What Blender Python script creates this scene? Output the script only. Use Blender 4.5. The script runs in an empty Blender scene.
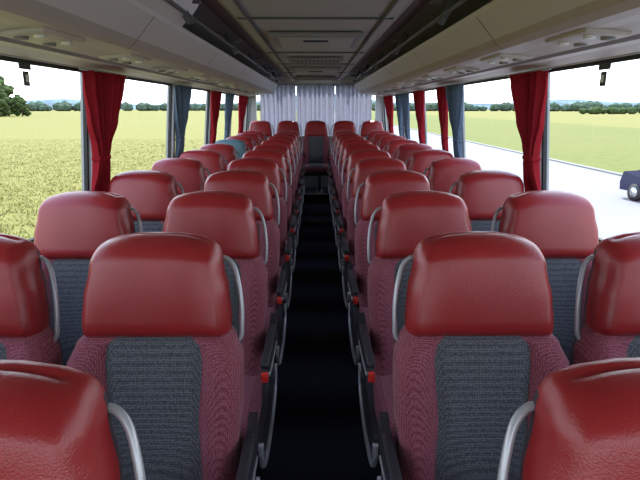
import bpy, bmesh, math, random
from mathutils import Vector, Matrix
random.seed(7)
S = bpy.context.scene
COL = S.collection
try:
    S.view_settings.view_transform = 'Standard'
except Exception:
    pass
CZ = 1.57           # camera height over bus floor
GZ = CZ - 3.4       # outside ground level

# ------------------------------------------------------------------ materials
def mat(name, col, rough=.6, bump=0, bscale=50, metal=0, spec=.5, var=0, vscale=5, coat=0, sheen=0, rnd=0):
    m = bpy.data.materials.new(name); m.use_nodes = True
    nt = m.node_tree; p = nt.nodes['Principled BSDF']
    p.inputs['Base Color'].default_value = (*col, 1)
    p.inputs['Roughness'].default_value = rough
    p.inputs['Metallic'].default_value = metal
    p.inputs['Specular IOR Level'].default_value = spec
    if coat:
        p.inputs['Coat Weight'].default_value = coat; p.inputs['Coat Roughness'].default_value = .25
    if sheen:
        p.inputs['Sheen Weight'].default_value = sheen
    tc = nt.nodes.new('ShaderNodeTexCoord')
    if var:
        n = nt.nodes.new('ShaderNodeTexNoise'); n.inputs['Scale'].default_value = vscale; n.inputs['Detail'].default_value = 4
        nt.links.new(tc.outputs['Object'], n.inputs['Vector'])
        r = nt.nodes.new('ShaderNodeValToRGB')
        r.color_ramp.elements[0].position = .3; r.color_ramp.elements[1].position = .7
        r.color_ramp.elements[0].color = (*[c*(1-var) for c in col], 1)
        r.color_ramp.elements[1].color = (*[min(1, c*(1+var)) for c in col], 1)
        nt.links.new(n.outputs['Fac'], r.inputs['Fac']); nt.links.new(r.outputs['Color'], p.inputs['Base Color'])
    if bump:
        n = nt.nodes.new('ShaderNodeTexNoise'); n.inputs['Scale'].default_value = bscale; n.inputs['Detail'].default_value = 3
        nt.links.new(tc.outputs['Object'], n.inputs['Vector'])
        b = nt.nodes.new('ShaderNodeBump'); b.inputs['Strength'].default_value = bump; b.inputs['Distance'].default_value = .01
        nt.links.new(n.outputs['Fac'], b.inputs['Height']); nt.links.new(b.outputs['Normal'], p.inputs['Normal'])
    return m

def fabric(name, c1, c2, scale, axis_stretch=(1, 1, 1), rough=.85, thr=.45):
    m = bpy.data.materials.new(name); m.use_nodes = True
    nt = m.node_tree; p = nt.nodes['Principled BSDF']
    p.inputs['Roughness'].default_value = rough
    p.inputs['Sheen Weight'].default_value = .12
    tc = nt.nodes.new('ShaderNodeTexCoord'); mp = nt.nodes.new('ShaderNodeMapping')
    mp.inputs['Scale'].default_value = axis_stretch
    nt.links.new(tc.outputs['Object'], mp.inputs['Vector'])
    v = nt.nodes.new('ShaderNodeTexVoronoi'); v.inputs['Scale'].default_value = scale; v.inputs['Randomness'].default_value = .35
    nt.links.new(mp.outputs['Vector'], v.inputs['Vector'])
    r = nt.nodes.new('ShaderNodeValToRGB')
    r.color_ramp.elements[0].position = thr-.2; r.color_ramp.elements[1].position = thr+.15
    r.color_ramp.elements[0].color = (*c2, 1); r.color_ramp.elements[1].color = (*c1, 1)
    nt.links.new(v.outputs['Distance'], r.inputs['Fac']); nt.links.new(r.outputs['Color'], p.inputs['Base Color'])
    b = nt.nodes.new('ShaderNodeBump'); b.inputs['Strength'].default_value = .25; b.inputs['Distance'].default_value = .004
    nt.links.new(v.outputs['Distance'], b.inputs['Height']); nt.links.new(b.outputs['Normal'], p.inputs['Normal'])
    return m

M = {}
M['leather'] = mat('leather_red', (.275, .018, .019), .30, bump=.14, bscale=300, var=.05, vscale=9, spec=.5)
M['leather_teal'] = mat('leather_teal', (.10, .17, .20), .42, bump=.12, bscale=320)
M['maroon'] = fabric('fabric_maroon', (.165, .022, .038), (.38, .12, .155), 190, (1, 1, 1.4))
M['grey'] = fabric('fabric_grey', (.050, .054, .064), (.16, .165, .18), 210, (1, 1, .7))
M['shell'] = mat('plastic_dark', (.035, .035, .042), .45, bump=.1, bscale=300)
M['silver'] = mat('plastic_silver', (.40, .41, .43), .32, metal=.3)
M['redplastic'] = mat('plastic_red', (.8, .03, .02), .4)
M['blk'] = mat('rubber_black', (.012, .012, .014), .6)
M['carpet'] = mat('carpet_dark', (.020, .021, .030), .95, bump=.6, bscale=400, var=.6, vscale=250, spec=.1)
M['trim'] = mat('trim_beige', (.54, .50, .45), .5, var=.04)
M['fascia'] = mat('fascia_white', (.74, .73, .70), .4)
M['ceil'] = mat('ceiling_grey', (.40, .385, .365), .75, bump=.1, bscale=300)
M['ceild'] = mat('ceiling_panel', (.25, .24, .23), .6)
M['recess'] = mat('rack_inner', (.10, .10, .10), .7)
M['rail'] = mat('rail_grey', (.10, .10, .105), .4)
M['wall'] = mat('wall_fabric_grey', (.25, .25, .26), .8)
M['frame'] = mat('window_frame_grey', (.35, .36, .37), .5)
M['lens'] = mat('lamp_lens', (.8, .8, .78), .2)
M['chrome'] = mat('rail_metal', (.5, .5, .5), .25, metal=.9)

def cloth(name, c, tl=.35):
    m = bpy.data.materials.new(name); m.use_nodes = True
    nt = m.node_tree; nt.nodes.remove(nt.nodes['Principled BSDF'])
    out = [n for n in nt.nodes if n.type == 'OUTPUT_MATERIAL'][0]
    d = nt.nodes.new('ShaderNodeBsdfDiffuse'); t = nt.nodes.new('ShaderNodeBsdfTranslucent'); mx = nt.nodes.new('ShaderNodeMixShader')
    tc = nt.nodes.new('ShaderNodeTexCoord'); n = nt.nodes.new('ShaderNodeTexNoise'); n.inputs['Scale'].default_value = 30
    r = nt.nodes.new('ShaderNodeValToRGB')
    r.color_ramp.elements[0].color = (*[x*.85 for x in c], 1); r.color_ramp.elements[1].color = (*[min(1, x*1.15) for x in c], 1)
    nt.links.new(tc.outputs['Object'], n.inputs['Vector']); nt.links.new(n.outputs['Fac'], r.inputs['Fac'])
    nt.links.new(r.outputs['Color'], d.inputs['Color']); nt.links.new(r.outputs['Color'], t.inputs['Color'])
    mx.inputs['Fac'].default_value = tl
    nt.links.new(d.outputs[0], mx.inputs[1]); nt.links.new(t.outputs[0], mx.inputs[2]); nt.links.new(mx.outputs[0], out.inputs['Surface'])
    return m
M['curt_red'] = cloth('curtain_red', (.28, .018, .026), .16)
M['curt_blue'] = cloth('curtain_blue', (.11, .15, .21), .22)
M['curt_rear'] = cloth('curtain_lilac', (.32, .33, .41), .38)

def glassmat():
    m = bpy.data.materials.new('window_glass'); m.use_nodes = True
    nt = m.node_tree; nt.nodes.remove(nt.nodes['Principled BSDF'])
    out = [n for n in nt.nodes if n.type == 'OUTPUT_MATERIAL'][0]
    t = nt.nodes.new('ShaderNodeBsdfTransparent'); t.inputs['Color'].default_value = (.95, .97, .97, 1)
    g = nt.nodes.new('ShaderNodeBsdfGlossy'); g.inputs['Roughness'].default_value = .02
    mx = nt.nodes.new('ShaderNodeMixShader'); mx.inputs['Fac'].default_value = .04
    nt.links.new(t.outputs[0], mx.inputs[1]); nt.links.new(g.outputs[0], mx.inputs[2]); nt.links.new(mx.outputs[0], out.inputs['Surface'])
    return m
M['glass'] = glassmat()

# ------------------------------------------------------------------ builder
class B:
    def __init__(s): s.v = []; s.f = []; s.m = []; s.sm = []; s.mats = []
    def mi(s, k):
        if k not in s.mats: s.mats.append(k)
        return s.mats.index(k)
    def add(s, vs, fs, k, smooth=False):
        o = len(s.v); s.v += [tuple(v) for v in vs]
        for i, f in enumerate(fs):
            s.f.append(tuple(o+j for j in f)); s.m.append(s.mi(k[i] if isinstance(k, list) else k)); s.sm.append(smooth)
    def box(s, x0, x1, y0, y1, z0, z1, k):
        s.add([(x0,y0,z0),(x1,y0,z0),(x1,y1,z0),(x0,y1,z0),(x0,y0,z1),(x1,y0,z1),(x1,y1,z1),(x0,y1,z1)],
              [(0,3,2,1),(4,5,6,7),(0,1,5,4),(1,2,6,5),(2,3,7,6),(3,0,4,7)], k)
    def rbox(s, c, size, r, k, rot=None, seg=3):
        bm = bmesh.new(); bmesh.ops.create_cube(bm, size=1)
        for v in bm.verts: v.co = Vector((v.co.x*size[0], v.co.y*size[1], v.co.z*size[2]))
        bmesh.ops.bevel(bm, geom=bm.edges[:], offset=r, segments=seg, affect='EDGES', profile=.5)
        mt = Matrix.Translation(c)
        if rot: mt = mt @ rot
        bm.transform(mt); bm.verts.index_update()
        s.add([v.co[:] for v in bm.verts], [[v.index for v in f.verts] for f in bm.faces], k, True); bm.free()
    def tube(s, pts, r, k, n=8):
        pts = [Vector(p) for p in pts]; vs = []; fs = []
        for i, p in enumerate(pts):
            t = (pts[min(i+1, len(pts)-1)]-pts[max(i-1, 0)]).normalized()
            a = t.cross(Vector((0, 0, 1)))
            if a.length < .05: a = t.cross(Vector((1, 0, 0)))
            a.normalize(); b = t.cross(a)
            for j in range(n):
                an = 2*math.pi*j/n; vs.append(p+a*r*math.cos(an)+b*r*math.sin(an))
        for i in range(len(pts)-1):
            for j in range(n):
                fs.append((i*n+j, i*n+(j+1) % n, (i+1)*n+(j+1) % n, (i+1)*n+j))
        fs.append(tuple(range(n))[::-1]); fs.append(tuple((len(pts)-1)*n+j for j in range(n)))
        s.add(vs, fs, k, True)
    def cyl(s, c, axis, r, h, k, n=20):
        a = Vector(axis).normalized()*h/2; c = Vector(c); s.tube([c-a, c+a], r, k, n)
    def mesh(s, name):
        me = bpy.data.meshes.new(name); me.from_pydata(s.v, [], s.f)
        for k in s.mats: me.materials.append(M[k])
        for i, p in enumerate(me.polygons): p.material_index = s.m[i]; p.use_smooth = s.sm[i]
        bm = bmesh.new(); bm.from_mesh(me); bmesh.ops.recalc_face_normals(bm, faces=bm.faces); bm.to_mesh(me); bm.free()
        me.update(); return me
    def obj(s, name, loc=(0, 0, 0), rot=(0, 0, 0)):
        o = bpy.data.objects.new(name, s.mesh(name)); COL.objects.link(o); o.location = loc; o.rotation_euler = rot; return o

def smooth(a, b, x):
    t = max(0, min(1, (x-a)/(b-a))); return t*t*(3-2*t)
def interp(tab, x):
    for (a, b), (c, d) in zip(tab, tab[1:]):
        if x <= c:
            t = max(0, (x-a)/(c-a)); t = t*t*(3-2*t); return b+(d-b)*t
    return tab[-1][1]
def catmull(P, n=6):
    P = [Vector(p) for p in P]; Q = [P[0]]+P+[P[-1]]; out = []
    for i in range(1, len(Q)-2):
        for j in range(n):
            t = j/n; a, b, c, d = Q[i-1:i+3]
            out.append(.5*((2*b)+(c-a)*t+(2*a-5*b+4*c-d)*t*t+(3*b-a-3*c+d)*t**3))
    out.append(P[-1]); return out

# ------------------------------------------------------------------ coach seat
def seat_mesh(s, lea='leather'):
    b = B()
    SEAM = .955; TOP = 1.225; BOT = .40
    Wt = [(.40, .205), (.55, .225), (.80, .240), (.880, .240), (.930, .222), (SEAM, .205), (.985, .206), (1.06, .199), (1.15, .183), (1.225, .170)]
    bt = [(.40, .62), (.60, .58), (.74, .52), (.86, .55), (.925, .58), (.945, .555), (SEAM, .49), (1.0, .55), (1.3, .60)]
    zs = [BOT+(.92-BOT)*i/16 for i in range(17)]+[.928, .934, .939, .944, .948, .952, SEAM, .960, .966, .974, .985]
    zs += [.985+(1.170-.985)*i/8 for i in range(1, 9)]
    rings = [(z, 0.) for z in zs]
    for i in range(1, 11):
        th = math.pi/2*i/10; rings.append((1.170+.055*math.sin(th), 1-math.cos(th)))
    NP = 12; NB = 10
    def frontcols(bf):
        L = [-(1-(1-bf)*(i/NB)**1.3) for i in range(NB)]+[-bf+2*bf*i/NP for i in range(NP+1)]
        return L+[1-(1-bf)*((NB-i)/NB)**1.3 for i in range(1, NB+1)]
    allv = []; cnt = None
    for z, cap in rings:
        W = interp(Wt, z); bf = interp(bt, z)
        W -= .030*cap**1.3
        body = 1-smooth(SEAM-.02, SEAM+.02, z)
        seam = math.exp(-((z-SEAM)/.006)**2)
        lumb = .022*math.exp(-((z-.62)/.12)**2)*body
        yc = -(TOP-z)*math.tan(math.radians(11))
        hp = smooth(SEAM, SEAM+.030, z)
        shoulder = body*(1-smooth(.88, .955, z))
        ring = []
        def drop(a): return .022*(a**3)*smooth(1.02, 1.22, z)
        for u in frontcols(bf):
            a = abs(u)
            zz = z-drop(a)
            f = .055                                 # base forward
            if a > bf:
                t = (a-bf)/(1-bf); f += .034*math.sin(min(1, t*1.25)*math.pi*.62)*shoulder
            f += lumb*(1-a*a)
            f -= .010*math.exp(-((a-bf)/.03)**2)*body
            f += hp*(.016*(1-a**4)) + .004*hp*math.sin(math.pi*min(1, (z-SEAM)/(TOP-SEAM)))
            f -= .038*max(0, (a-.86)/.14)**2.2       # roll off edge
            f -= .016*seam
            c9 = cap*.88
            ring.append((u*W, yc+(-f*(1-c9)+.018*c9), zz))
        e = 1-cap*.88
        back = [(1.0, .006), (1.0, .026), (.99, .044), (.975, .060), (.93, .070), (.75, .078), (.4, .082), (0, .084)]
        for sx, lst in ((1, back), (-1, back[::-1][1:])):
            for fx, dy in lst:
                zb = z-drop(fx)
                ring.append((sx*fx*W, yc+.018+(dy-.018)*e, zb))
        cnt = len(ring); allv += ring
    nf = 2*NB+NP+1
    fs = []; ks = []
    nr = len(rings)
    for i in range(nr-1):
        zm = (rings[i][0]+rings[i+1][0])/2
        for j in range(cnt):
            j2 = (j+1) % cnt
            fs.append((i*cnt+j, i*cnt+j2, (i+1)*cnt+j2, (i+1)*cnt+j))
            cov = lea if zm > SEAM else 'maroon'
            if j < nf-1:
                k = lea if zm > SEAM else ('grey' if NB <= j < NB+NP else 'maroon')
            elif j in (nf-1, nf, nf+1, cnt-1, cnt-2, cnt-3): k = cov
            else: k = lea if zm > 1.185 else 'shell'
            ks.append(k)
    top = (nr-1)*cnt
    tv = allv[top:top+cnt]
    ctr = (sum(v[0] for v in tv)/cnt, sum(v[1] for v in tv)/cnt, max(v[2] for v in tv)+.001)
    allv.append(ctr); ci = len(allv)-1
    for j in range(cnt):
        fs.append((top+j, top+(j+1) % cnt, ci)); ks.append(lea)
    fs.append(tuple(range(cnt))[::-1]); ks.append('shell')
    b.add(allv, fs, ks, True)
    R11 = Matrix.Rotation(-math.radians(11), 4, 'X')
    # cushion
    b.rbox((0, -.36, .425), (.47, .50, .13), .045, 'maroon', seg=4)
    b.rbox((0, -.37, .442), (.27, .46, .115), .03, 'grey', seg=3)
    b.rbox((0, -.34, .345), (.43, .44, .06), .015, 'shell')
    # aisle side shield + trim + recline wheel
    x = s*.247
    prof = [(-.60, .40), (-.59, .335), (-.50, .30), (-.25, .28), (-.05, .33), (.0, .42), (-.01, .60), (-.10, .62), (-.16, .50), (-.40, .435), (-.55, .44)]
    n = len(prof)
    vs = [(x-s*.016, y, z) for y, z in prof]+[(x+s*.010, y, z) for y, z in prof]
    b.add(vs, [tuple(range(n))[::-1], tuple(range(n, 2*n))]+[(i, (i+1) % n, n+(i+1) % n, n+i) for i in range(n)], 'shell')
    b.tube(catmull([(x+s*.008, -.605, .43), (x+s*.012, -.60, .345), (x+s*.012, -.50, .30), (x+s*.012, -.26, .278), (x+s*.012, -.06, .32), (x+s*.010, .01, .42)]), .011, 'silver')
    b.cyl((x+s*.008, -.075, .395), (1, 0, 0), .028, .016, 'shell')
    # arm-rest, folded down
    prof = [(-.06, .70), (-.06, .60), (-.12, .585), (-.35, .600), (-.47, .615), (-.495, .640), (-.48, .662), (-.30, .668), (-.14, .672)]
    n = len(prof); xa, xb = x+s*.004, x+s*.030
    vs = [(xa, y, z) for y, z in prof]+[(xb, y, z) for y, z in prof]
    b.add(vs, [tuple(range(n))[::-1], tuple(range(n, 2*n))]+[(i, (i+1) % n, n+(i+1) % n, n+i) for i in range(n)], 'shell')
    b.rbox((x+s*.017, -.31, .668), (.032, .36, .026), .010, 'shell')
    b.tube(catmull([(xb, -.12, .592), (xb, -.35, .606), (xb, -.465, .620), (xb, -.488, .642)]), .005, 'silver', 6)
    b.rbox((x+s*.017, -.499, .630), (.024, .018, .038), .005, 'redplastic', seg=2)
    # grab handle
    b.tube(catmull([(s*.15, .045, 1.125), (s*.180, .042, 1.145), (s*.208, .030, 1.125), (s*.225, .010, 1.075), (s*.233, -.006, 1.02), (s*.234, -.018, .965), (s*.228, -.024, .92), (s*.19, -.02, .90)], 7), .0072, 'silver', 10)
    # table / pocket on the rear
    b.rbox((0, -.005, .80), (.36, .02, .22), .008, 'shell', rot=R11)
    # leg
    b.rbox((s*.06, -.30, .17), (.05, .20, .30), .01, 'shell', seg=2)
    b.rbox((s*.06, -.30, .012), (.09, .42, .024), .006, 'silver', seg=2)
    return b.mesh('coach_seat')
SL = seat_mesh(1); SR = seat_mesh(-1); ST = seat_mesh(1, 'leather_teal')
def put(me, x, d, z=0.0, name='coach_seat'):
    o = bpy.data.objects.new(name, me); COL.objects.link(o); o.location = (x, d, z); return o
for n in range(11):
    d = .66+.77*n
    xo = .035 if n == 0 else 0
    put(SL, -.450-xo*.9, d-.02*(n == 0)); put(SR, .462+xo, d-.02*(n == 0))
    put(ST if n == 7 else SL, -.985-(.015 if n == 0 else 0), d); put(SR, .995+(.010 if n == 0 else 0), d)
REAR = .13
for x in (-.98, -.49, .0, .50, .99):
    put(SL if x <= 0 else SR, x, 9.42, REAR+.001)

# ------------------------------------------------------------------ bus shell
Y0, Y1 = -1.5, 9.75
WB, WT_ = .98, 1.765
def WX(z): return 1.257-.073*(z-WB)/(WT_-WB) if z > WB else 1.257
PIL = [Y0, 1.2, 2.93, 4.6, 6.2, 7.7, 9.2, Y1]
def prism(b, s, y0, y1, z0, z1, t, k, off=0):
    a0, a1 = WX(z0)+off, WX(z1)+off
    b.add([(s*a0,y0,z0),(s*(a0+t),y0,z0),(s*(a0+t),y1,z0),(s*a0,y1,z0),(s*a1,y0,z1),(s*(a1+t),y0,z1),(s*(a1+t),y1,z1),(s*a1,y1,z1)],
          [(0,3,2,1),(4,5,6,7),(0,1,5,4),(1,2,6,5),(2,3,7,6),(3,0,4,7)], k)
wn = 1
for s, nm in ((-1, 'left'), (1, 'right')):
    b = B()
    prism(b, s, Y0, Y1, 0, WB, .06, 'wall')
    prism(b, s, Y0, Y1, WT_, 2.15, .06, 'trim')
    prism(b, s, Y0, Y1, WB-.02, WB+.0, .02, 'frame', -.008)
    for i, y in enumerate(PIL):
        w = .035
        prism(b, s, max(Y0, y-w), min(Y1, y+w), WB, WT_, .06, 'frame')
    b.obj('wall_'+nm)
    for i in range(len(PIL)-1):
        y0, y1 = PIL[i]+.036, PIL[i+1]-.036
        if y1-y0 < .2: continue
        b = B()
        a0, a1 = s*(WX(WB)+.03), s*(WX(WT_)+.03)
        b.add([(a0,y0,WB),(a0,y1,WB),(a1,y1,WT_),(a1,y0,WT_)], [(0,1,2,3)], 'glass')
        for (ya, yb, za, zb) in ((y0, y0+.016, WB, WT_), (y1-.016, y1, WB, WT_), (y0, y1, WB, WB+.016), (y0, y1, WT_-.016, WT_)):
            prism(b, s, ya, yb, za, zb, .02, 'blk', .02)
        b.obj('window_%d' % wn); wn += 1
b = B(); b.box(-1.25, 1.25, Y0, Y1, -.12, 0, 'carpet'); b.obj('floor')
b = B()
b.box(-1.25, 1.25, 8.98, Y1-.02, .0, REAR, 'carpet'); b.box(-.20, .20, 8.965, 8.985, REAR-.02, REAR+.004, 'silver')
b.obj('rear_platform')
# rear wall
b = B()
b.box(-1.25, 1.25, Y1, Y1+.06, 0, 1.05, 'wall'); b.box(-1.25, 1.25, Y1, Y1+.06, 1.97, 2.15, 'trim')
b.box(-1.25, -1.08, Y1, Y1+.06, 1.05, 1.97, 'frame'); b.box(1.08, 1.25, Y1, Y1+.06, 1.05, 1.97, 'frame'); b.obj('wall_rear')
b = B(); b.add([(-1.08, Y1+.03, 1.05), (1.08, Y1+.03, 1.05), (1.08, Y1+.03, 1.97), (-1.08, Y1+.03, 1.97)], [(0, 1, 2, 3)], 'glass')
b.box(-1.08, 1.08, Y1+.02, Y1+.05, 1.05, 1.07, 'blk'); b.box(-1.08, 1.08, Y1+.02, Y1+.05, 1.95, 1.97, 'blk'); b.obj('window_%d' % wn); wn += 1
# pleated rear curtain in three drops with narrow daylight gaps between
b = B(); NX = 90
for (xa, xb) in ((-1.0, -.36), (-.350, .335), (.345, 1.0)):
    vs = []; fs = []
    for i in range(NX+1):
        x = xa+(xb-xa)*i/NX
        for z in (1.08, 1.5, 1.97):
            vs.append((x, Y1-.07+.030*math.sin(i*.55+.8*math.sin(i*.13))+.010*math.sin(i*1.3+z*3), z))
    for i in range(NX):
        for j in range(2): fs.append((i*3+j, (i+1)*3+j, (i+1)*3+j+1, i*3+j+1))
    b.add(vs, fs, 'curt_rear', True)
b.tube([(-1.08, Y1-.07, 1.975), (1.08, Y1-.07, 1.975)], .012, 'chrome')
b.obj('rear_curtain')
# front: lower bulkhead, dashboard and windscreen
b = B(); b.box(-1.25, 1.25, Y0-.06, Y0, 0, .7, 'wall'); b.box(-1.25, 1.25, Y0-.06, Y0, 1.98, 2.15, 'trim'); b.obj('wall_front')
b = B(); b.rbox((0, Y0+.18, .62), (2.3, .34, .22), .05, 'shell'); b.rbox((0, Y0+.2, .26), (2.2, .26, .50), .03, 'shell'); b.obj('dashboard')
b = B(); b.add([(-1.25, Y0-.03, .7), (1.25, Y0-.03, .7), (1.25, Y0-.03, 1.98), (-1.25, Y0-.03, 1.98)], [(0, 1, 2, 3)], 'glass')
b.box(-1.25, 1.25, Y0-.05, Y0-.01, .7, .73, 'blk'); b.obj('window_%d' % wn); wn += 1

# ceiling
b = B()
prof = [(-1.18, 2.10), (-.62, 2.13), (-.50, 2.10), (-.42, 2.035), (-.36, 2.025), (-.35, 2.033), (.35, 2.033), (.36, 2.025), (.42, 2.035), (.50, 2.10), (.62, 2.13), (1.18, 2.10)]
n = len(prof); vs = [(x, Y0, z) for x, z in prof]+[(x, Y1, z) for x, z in prof]
ks = ['ceild', 'ceild', 'ceil', 'ceil', 'ceild', 'ceil', 'ceild', 'ceil', 'ceil', 'ceild', 'ceild']
b.add(vs, [(i, i+1, n+i+1, n+i) for i in range(n-1)], ks)
b.box(-1.25, 1.25, Y0-.06, Y1+.06, 2.15, 2.21, 'fascia')
for x in (-.355, .355): b.box(x-.006, x+.006, Y0, Y1, 2.021, 2.034, 'recess')
for y in (1.5, 2.95, 4.7, 5.9, 7.3, 8.6): b.box(-.41, .41, y-.006, y+.006, 2.022, 2.034, 'recess')
b.obj('ceiling')
for y, l, w in ((3.75, .62, .60), (6.6, .62, .60)):
    b = B()
    b.rbox((0, y, 2.014), (w, l, .03), .012, 'ceild'); b.rbox((0, y, 1.999), (w-.12, l-.14, .02), .008, 'ceil')
    b.rbox((0, y-l/2+.12, 1.986), (.16, .03, .014), .005, 'shell')
    b.obj('ceiling_hatch')
b = B()
b.rbox((0, 5.2, 2.012), (.52, .22, .03), .01, 'ceild')
for i in range(12): b.box(-.22+.038*i, -.22+.038*i+.02, 5.12, 5.28, 1.992, 1.998, 'recess')
b.obj('air_return_grille')
b = B()
b.rbox((0, 8.2, 1.995), (.60, .35, .06), .02, 'ceild'); b.rbox((0, 8.2, 1.962), (.48, .10, .012), .004, 'lens'); b.obj('ceiling_lamp_panel')

# luggage racks
for s in (-1, 1):
    b = B()
    P = [(1.175, 1.768), (1.10, 1.785), (1.02, 1.781), (1.00, 1.792), (.90, 1.806), (.84, 1.806), (.80, 1.812), (.775, 1.828), (.755, 1.852), (.70, 1.915), (.675, 1.942), (.665, 1.958), (.672, 1.966), (.685, 1.960), (.72, 1.90), (.86, 1.85), (1.175, 1.84)]
    ks_ = ['trim', 'trim', 'ceild', 'trim', 'trim', 'trim', 'trim', 'trim', 'fascia', 'fascia', 'fascia', 'fascia', 'recess', 'recess', 'recess', 'recess', 'recess']
    n = len(P); ya, yb = Y0+.3, Y1-.14
    vs = [(s*x, ya, z) for x, z in P]+[(s*x, yb, z) for x, z in P]
    b.add(vs, [(i, (i+1) % n, n+(i+1) % n, n+i) for i in range(n)]+[tuple(range(n)), tuple(range(n, 2*n))], ks_+['trim', 'trim'])
    for k in range(7):
        y = .9+1.45*k
        vs = []
        for (x, z) in ((.80, 1.812), (.775, 1.828), (.755, 1.852), (.70, 1.915), (.675, 1.942)):
            vs += [(s*(x-.001), y, z-.001), (s*(x-.001), y+.006, z-.001)]
        b.add(vs, [(2*i, 2*i+1, 2*i+3, 2*i+2) for i in range(4)], 'recess')
        b.rbox((s*.63, y+.3, 2.03), (.035, .030, .17), .008, 'rail', rot=Matrix.Rotation(s*.5, 4, 'Y'), seg=2)
        b.rbox((s*.575, y+.3, 2.055), (.07, .04, .02), .006, 'rail', seg=2)
    b.tube([(s*.60, ya, 1.995), (s*.60, yb, 1.995)], .009, 'rail')
    for k in range(11):
        y = .66+.77*k-.35
        if y < 0: continue
        b.rbox((s*.90, y, 1.799), (.15, .30, .018), .008, 'trim', rot=Matrix.Rotation(s*.09, 4, 'Y'))
        for dy in (-.09, .09):
            b.cyl((s*.87, y+dy, 1.789), (0, 0, 1), .018, .010, 'lens'); b.cyl((s*.93, y+dy, 1.785), (0, 0, 1), .022, .010, 'ceild')
    if s < 0:   # closed locker flap over the front part of the left rack
        P = [(.662, 1.955), (.652, 1.965), (.615, 1.995), (.58, 2.04), (.56, 2.075), (.60, 2.09), (.65, 2.01)]
        n = len(P); ya, yb = .2, 2.75
        b.add([(-x, ya, z) for x, z in P]+[(-x, yb, z) for x, z in P], [(i, (i+1) % n, n+(i+1) % n, n+i) for i in range(n)]+[tuple(range(n)), tuple(range(n, 2*n))], 'fascia')
    b.obj('luggage_rack')

# side curtains
def curtain(s, yp, key, w=.42, dirn=1, name='window_curtain'):
    b = B(); vs = []; fs = []; NU, NV = 84, 34; z1, z0 = 1.755, 1.0
    for j in range(NV+1):
        z = z1+(z0-z1)*j/NV
        g = interp([(1.0, .50), (1.12, .44), (1.26, .30), (1.30, .25), (1.36, .33), (1.50, .66), (1.70, .95), (1.76, 1.0)], z)
        ww = w*g; off = (w-ww)*.32
        for i in range(NU+1):
            u = i/NU
            amp = .024*smooth(1.0, 1.3, z)+.004
            x = WX(z)-.006-amp+(amp*.9)*math.sin(u*2*math.pi*6.5+.6*math.sin(z*4))+.003*math.sin(u*37+z*9)
            y = yp+dirn*(off+u*ww)
            vs.append((s*x, y, z))
    for j in range(NV):
        for i in range(NU):
            a = j*(NU+1)+i; fs.append((a, a+1, a+NU+2, a+NU+1))
    b.add(vs, fs, key, True)
    wt = w*.25
    b.rbox((s*(WX(1.30)-.031), yp+dirn*((w-wt)*.32+wt/2), 1.30), (.055, wt+.02, .03), .012, key)
    b.tube([(s*(WX(1.755)-.03), yp-.05*dirn, 1.758), (s*(WX(1.755)-.03), yp+dirn*(w+.05), 1.758)], .007, 'frame')
    b.obj(name)
for yp, k, w in ((2.74, 'curt_red', .56), (4.50, 'curt_blue', .50), (6.05, 'curt_red', .50), (7.0, 'curt_blue', .55), (8.2, 'curt_red', .9)):
    curtain(-1, yp, k, w)
for yp, k, w in ((2.74, 'curt_red', .48), (4.30, 'curt_blue', .48), (4.83, 'curt_red', .28), (5.85, 'curt_red', .5), (6.8, 'curt_blue', .5), (7.4, 'curt_blue', .35), (8.2, 'curt_red', .9)):
    curtain(1, yp, k, w)
for s in (-1, 1):
    b = B(); x = s*(WX(1.7)-.006)
    b.rbox((x, 2.24, 1.735), (.008, .085, .026), .003, 'shell', seg=2)
    b.rbox((x, 2.24, 1.686), (.006, .042, .058), .0028, 'shell', seg=2)
    b.box(min(x-s*.005, x-s*.003), max(x-s*.005, x-s*.003), 2.230, 2.250, 1.672, 1.702, 'lens')
    b.obj('blind_pull_tag')

# ------------------------------------------------------------------ outside
def groundmat(name, c1, c2, c3, sc, rough=.95, lo=.35, hi=.65):
    m = bpy.data.materials.new(name); m.use_nodes = True
    nt = m.node_tree; p = nt.nodes['Principled BSDF']; p.inputs['Roughness'].default_value = rough; p.inputs['Specular IOR Level'].default_value = .1
    tc = nt.nodes.new('ShaderNodeTexCoord')
    n1 = nt.nodes.new('ShaderNodeTexNoise'); n1.inputs['Scale'].default_value = sc; n1.inputs['Detail'].default_value = 10; n1.inputs['Roughness'].default_value = .75
    n2 = nt.nodes.new('ShaderNodeTexNoise'); n2.inputs['Scale'].default_value = sc*.04; n2.inputs['Detail'].default_value = 3
    nt.links.new(tc.outputs['Object'], n1.inputs['Vector']); nt.links.new(tc.outputs['Object'], n2.inputs['Vector'])
    r1 = nt.nodes.new('ShaderNodeValToRGB'); r1.color_ramp.elements[0].position = lo; r1.color_ramp.elements[1].position = hi
    r1.color_ramp.elements[0].color = (*c1, 1); r1.color_ramp.elements[1].color = (*c2, 1)
    nt.links.new(n1.outputs['Fac'], r1.inputs['Fac'])
    r2 = nt.nodes.new('ShaderNodeValToRGB'); r2.color_ramp.elements[0].position = .4; r2.color_ramp.elements[1].position = .65
    nt.links.new(n2.outputs['Fac'], r2.inputs['Fac'])
    mx = nt.nodes.new('ShaderNodeMixRGB'); mx.inputs[2].default_value = (*c3, 1)
    ma = nt.nodes.new('ShaderNodeMath'); ma.operation = 'MULTIPLY'; ma.inputs[1].default_value = .6
    nt.links.new(r2.outputs['Color'], ma.inputs[0])
    nt.links.new(ma.outputs[0], mx.inputs[0]); nt.links.new(r1.outputs['Color'], mx.inputs[1])
    nt.links.new(mx.outputs[0], p.inputs['Base Color']); return m
M['field'] = groundmat('meadow_grass', (.145, .145, .040), (.195, .185, .055), (.185, .17, .05), 1.2, lo=.36, hi=.64)
M['lawn'] = groundmat('verge_grass', (.10, .12, .03), (.15, .16, .045), (.145, .15, .045), 1.2, lo=.36, hi=.64)
M['road'] = groundmat('asphalt', (.20, .20, .205), (.25, .25, .25), (.23, .23, .235), 4)
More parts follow.
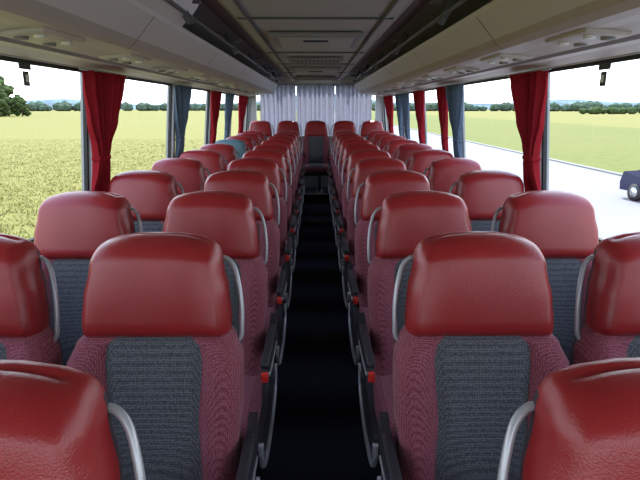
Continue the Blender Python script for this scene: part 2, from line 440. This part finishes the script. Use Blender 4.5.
M['kerb'] = mat('kerb_stone', (.20, .20, .18), .9)
M['tuft'] = mat('grass_blades', (.25, .235, .075), .9, var=.25, vscale=.5, spec=.1)
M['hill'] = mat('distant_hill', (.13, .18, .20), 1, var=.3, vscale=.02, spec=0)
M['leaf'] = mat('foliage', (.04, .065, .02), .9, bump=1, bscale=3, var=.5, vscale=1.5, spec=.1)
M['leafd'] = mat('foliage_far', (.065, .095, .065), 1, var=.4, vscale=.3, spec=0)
M['bark'] = mat('bark', (.08, .06, .045), .95, bump=.6, bscale=20)
M['paint'] = mat('car_paint_blue', (.010, .012, .045), .4, spec=.3)
M['cglass'] = mat('car_glass', (.02, .025, .03), .15)

b = B(); b.add([(-1500, -600, 0), (1500, -600, 0), (1500, 2500, 0), (-1500, 2500, 0)], [(0, 1, 2, 3)], 'field'); b.obj('meadow', (0, 0, GZ))
b = B(); b.box(-3.2, 15.5, -200, 1000, -.1, .03, 'road'); b.box(15.5, 15.8, -200, 1000, -.1, .12, 'kerb'); b.obj('road', (0, 0, GZ))
b = B(); b.box(15.8, 55, -200, 1000, -.1, .06, 'lawn'); b.obj('grass_verge', (0, 0, GZ))
# short grass tufts in the near part of the meadow
b = B(); vs = []; fs = []
rnd = random.Random(3)
for k in range(30000):
    t = rnd.random()**1.4; y = 5+t*55; x = -(3.6+(y*.85+6)*rnd.random())
    h = rnd.uniform(.05, .13)*(1.5-t)
    for q in range(3):
        a = rnd.uniform(0, 6.28); w_ = rnd.uniform(.012, .03); lx, ly = rnd.uniform(-.10, .10), rnd.uniform(-.10, .10)
        o = len(vs); ox, oy = rnd.uniform(-.2, .2), rnd.uniform(-.2, .2)
        vs += [(x+ox-w_*math.cos(a), y+oy-w_*math.sin(a), 0), (x+ox+w_*math.cos(a), y+oy+w_*math.sin(a), 0), (x+ox+lx, y+oy+ly, h*rnd.uniform(.6, 1))]
        fs.append((o, o+1, o+2))
b.add(vs, fs, 'tuft'); b.obj('meadow_grass_tufts', (0, 0, GZ))

def blob(b, c, r, k, seed, sub=2, sq=.8):
    rnd = random.Random(seed); bm = bmesh.new(); bmesh.ops.create_icosphere(bm, subdivisions=sub, radius=1)
    for v in bm.verts:
        f = 1+rnd.uniform(-.16, .16); v.co = Vector((v.co.x*r*f+c[0], v.co.y*r*f+c[1], v.co.z*r*sq*f+c[2]))
    bm.verts.index_update()
    b.add([v.co[:] for v in bm.verts], [[v.index for v in f.verts] for f in bm.faces], k, False); bm.free()
def treemesh(seed):
    rnd = random.Random(seed); b = B()
    b.tube([(0, 0, 0), (.05, 0, 1.2), (0, .05, 2.6), (.1, 0, 4.0)], .22, 'bark', 8)
    for k in range(90):
        a = rnd.uniform(0, 6.28); h = rnd.uniform(.5, 6.2); rr = 2.3*math.sin(max(.6, (h-.0)/6.2)*math.pi*.85)*rnd.uniform(.3, 1)
        blob(b, (rr*math.cos(a), rr*math.sin(a), h), rnd.uniform(.35, .8), 'leaf', seed*50+k, 2)
    return b.mesh('tree')
TM = [treemesh(i) for i in range(3)]
def tree(x, y, sc, i):
    o = bpy.data.objects.new('tree', TM[i % 3]); COL.objects.link(o); o.location = (x, y, GZ); o.scale = (sc, sc, sc); o.rotation_euler = (0, 0, i*1.3)
for i, (x, y, sc) in enumerate(((-132, 220, 2.3), (-144, 228, 2.8), (-126, 214, 1.7), (-152, 236, 2.5), (-137, 206, 1.7), (-121, 222, 1.2), (-162, 230, 2.6), (-149, 214, 1.6), (-131, 230, 1.9), (-140, 238, 2.6))): tree(x, y, sc, i)
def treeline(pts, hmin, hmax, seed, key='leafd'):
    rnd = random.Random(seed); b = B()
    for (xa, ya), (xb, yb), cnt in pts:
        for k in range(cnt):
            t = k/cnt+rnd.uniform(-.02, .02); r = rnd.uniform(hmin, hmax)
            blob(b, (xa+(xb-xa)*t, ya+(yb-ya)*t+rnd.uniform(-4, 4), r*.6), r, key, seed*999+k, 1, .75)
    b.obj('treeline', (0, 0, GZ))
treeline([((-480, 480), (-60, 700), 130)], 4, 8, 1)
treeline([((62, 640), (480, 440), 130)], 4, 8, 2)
treeline([((150, 300), (225, 312), 26)], 1.6, 3.4, 3, 'leaf')
def hills(x0, x1, y, hs, seed):
    rnd = random.Random(seed); vs = []; fs = []; N = 60; ph = [rnd.uniform(0, 6) for _ in range(4)]
    for i in range(N+1):
        x = x0+(x1-x0)*i/N; t = i/N
        h = hs*(.55+.25*math.sin(t*5+ph[0])+.12*math.sin(t*13+ph[1])+.05*math.sin(t*31+ph[2]))
        vs += [(x, y-120, 0), (x, y, h), (x, y+200, h*.8)]
    for i in range(N):
        for j in range(2): fs.append((i*3+j, (i+1)*3+j, (i+1)*3+j+1, i*3+j+1))
    b = B(); b.add(vs, fs, 'hill', True); b.obj('hill', (0, 0, GZ))
hills(-1400, 0, 1300, 50, 4); hills(0, 1400, 1300, 50, 9)

# parked car
def car(x, y, rz):
    b = B()
    side = [(-2.15, .35), (-2.2, .62), (-2.1, .86), (-1.2, .93), (-.55, 1.36), (.55, 1.40), (1.45, 1.12), (2.05, 1.02), (2.15, .62), (2.1, .33)]
    def hw(z): return .86 if z < .95 else .86-.22*(z-.95)/.45
    n = len(side)
    vs = [(-hw(z), yy, z) for yy, z in side]+[(hw(z), yy, z) for yy, z in side]
    b.add(vs, [tuple(range(n))[::-1], tuple(range(n, 2*n))]+[(i, (i+1) % n, n+(i+1) % n, n+i) for i in range(n)], 'paint')
    for s in (-1, 1):
        g = [(-1.0, .95), (-.50, 1.30), (.02, 1.33), (.02, .96)]; g2 = [(.08, .96), (.08, 1.33), (.50, 1.34), (1.15, 1.10), (1.1, .98)]
        for q in (g, g2):
            b.add([(s*(hw(z)+.012), yy, z) for yy, z in q], [tuple(range(len(q)))], 'cglass')
        for yy in (-1.35, 1.30):
            b.cyl((s*.80, yy, .32), (1, 0, 0), .32, .2, 'blk', 24); b.cyl((s*.885, yy, .32), (1, 0, 0), .19, .04, 'chrome', 16)
        b.rbox((s*.62, 2.13, .75), (.3, .06, .14), .02, 'redplastic'); b.rbox((s*.62, -2.14, .72), (.3, .06, .14), .02, 'lens')
        b.rbox((s*.95, -.75, .98), (.16, .1, .12), .03, 'paint')
    b.add([(-.62, .62, 1.405), (.62, .62, 1.405), (.72, 1.40, 1.145), (-.72, 1.40, 1.145)], [(0, 1, 2, 3)], 'cglass')
    b.add([(-.62, -.62, 1.335), (.62, -.62, 1.335), (.74, -1.15, .98), (-.74, -1.15, .98)], [(0, 1, 2, 3)], 'cglass')
    b.box(-.8, .8, 2.1, 2.2, .35, .55, 'shell'); b.box(-.8, .8, -2.24, -2.1, .35, .55, 'shell')
    b.obj('car', (x, y, GZ+.03), (0, 0, rz))
car(12.85, 18.0, .12)

# ------------------------------------------------------------------ light
w = bpy.data.worlds.new('sky'); S.world = w; w.use_nodes = True; nt = w.node_tree
bg = nt.nodes['Background']
tc = nt.nodes.new('ShaderNodeTexCoord'); sp = nt.nodes.new('ShaderNodeSeparateXYZ'); r = nt.nodes.new('ShaderNodeValToRGB')
nt.links.new(tc.outputs['Generated'], sp.inputs[0]); nt.links.new(sp.outputs['Z'], r.inputs['Fac']); nt.links.new(r.outputs['Color'], bg.inputs['Color'])
e = r.color_ramp.elements; e[0].position = 0; e[0].color = (.92, .95, 1, 1); e[1].position = .8; e[1].color = (.45, .60, .95, 1)
bg.inputs['Strength'].default_value = 4.0
sun = bpy.data.lights.new('sun', 'SUN'); sun.energy = 9; sun.angle = .01; sun.color = (1, .94, .84)
so = bpy.data.objects.new('sun', sun); COL.objects.link(so)
so.rotation_euler = (math.radians(-36), math.radians(6), 0)   # high sun from behind the bus

# ------------------------------------------------------------------ camera
cam = bpy.data.cameras.new('camera'); co = bpy.data.objects.new('camera', cam); COL.objects.link(co)
cam.sensor_width = 36; cam.lens = 522/640*36; cam.clip_end = 5000; cam.clip_start = .05
co.location = (0, 0, CZ); co.rotation_euler = (math.radians(90-14.2), 0, math.radians(-.43))
S.camera = co
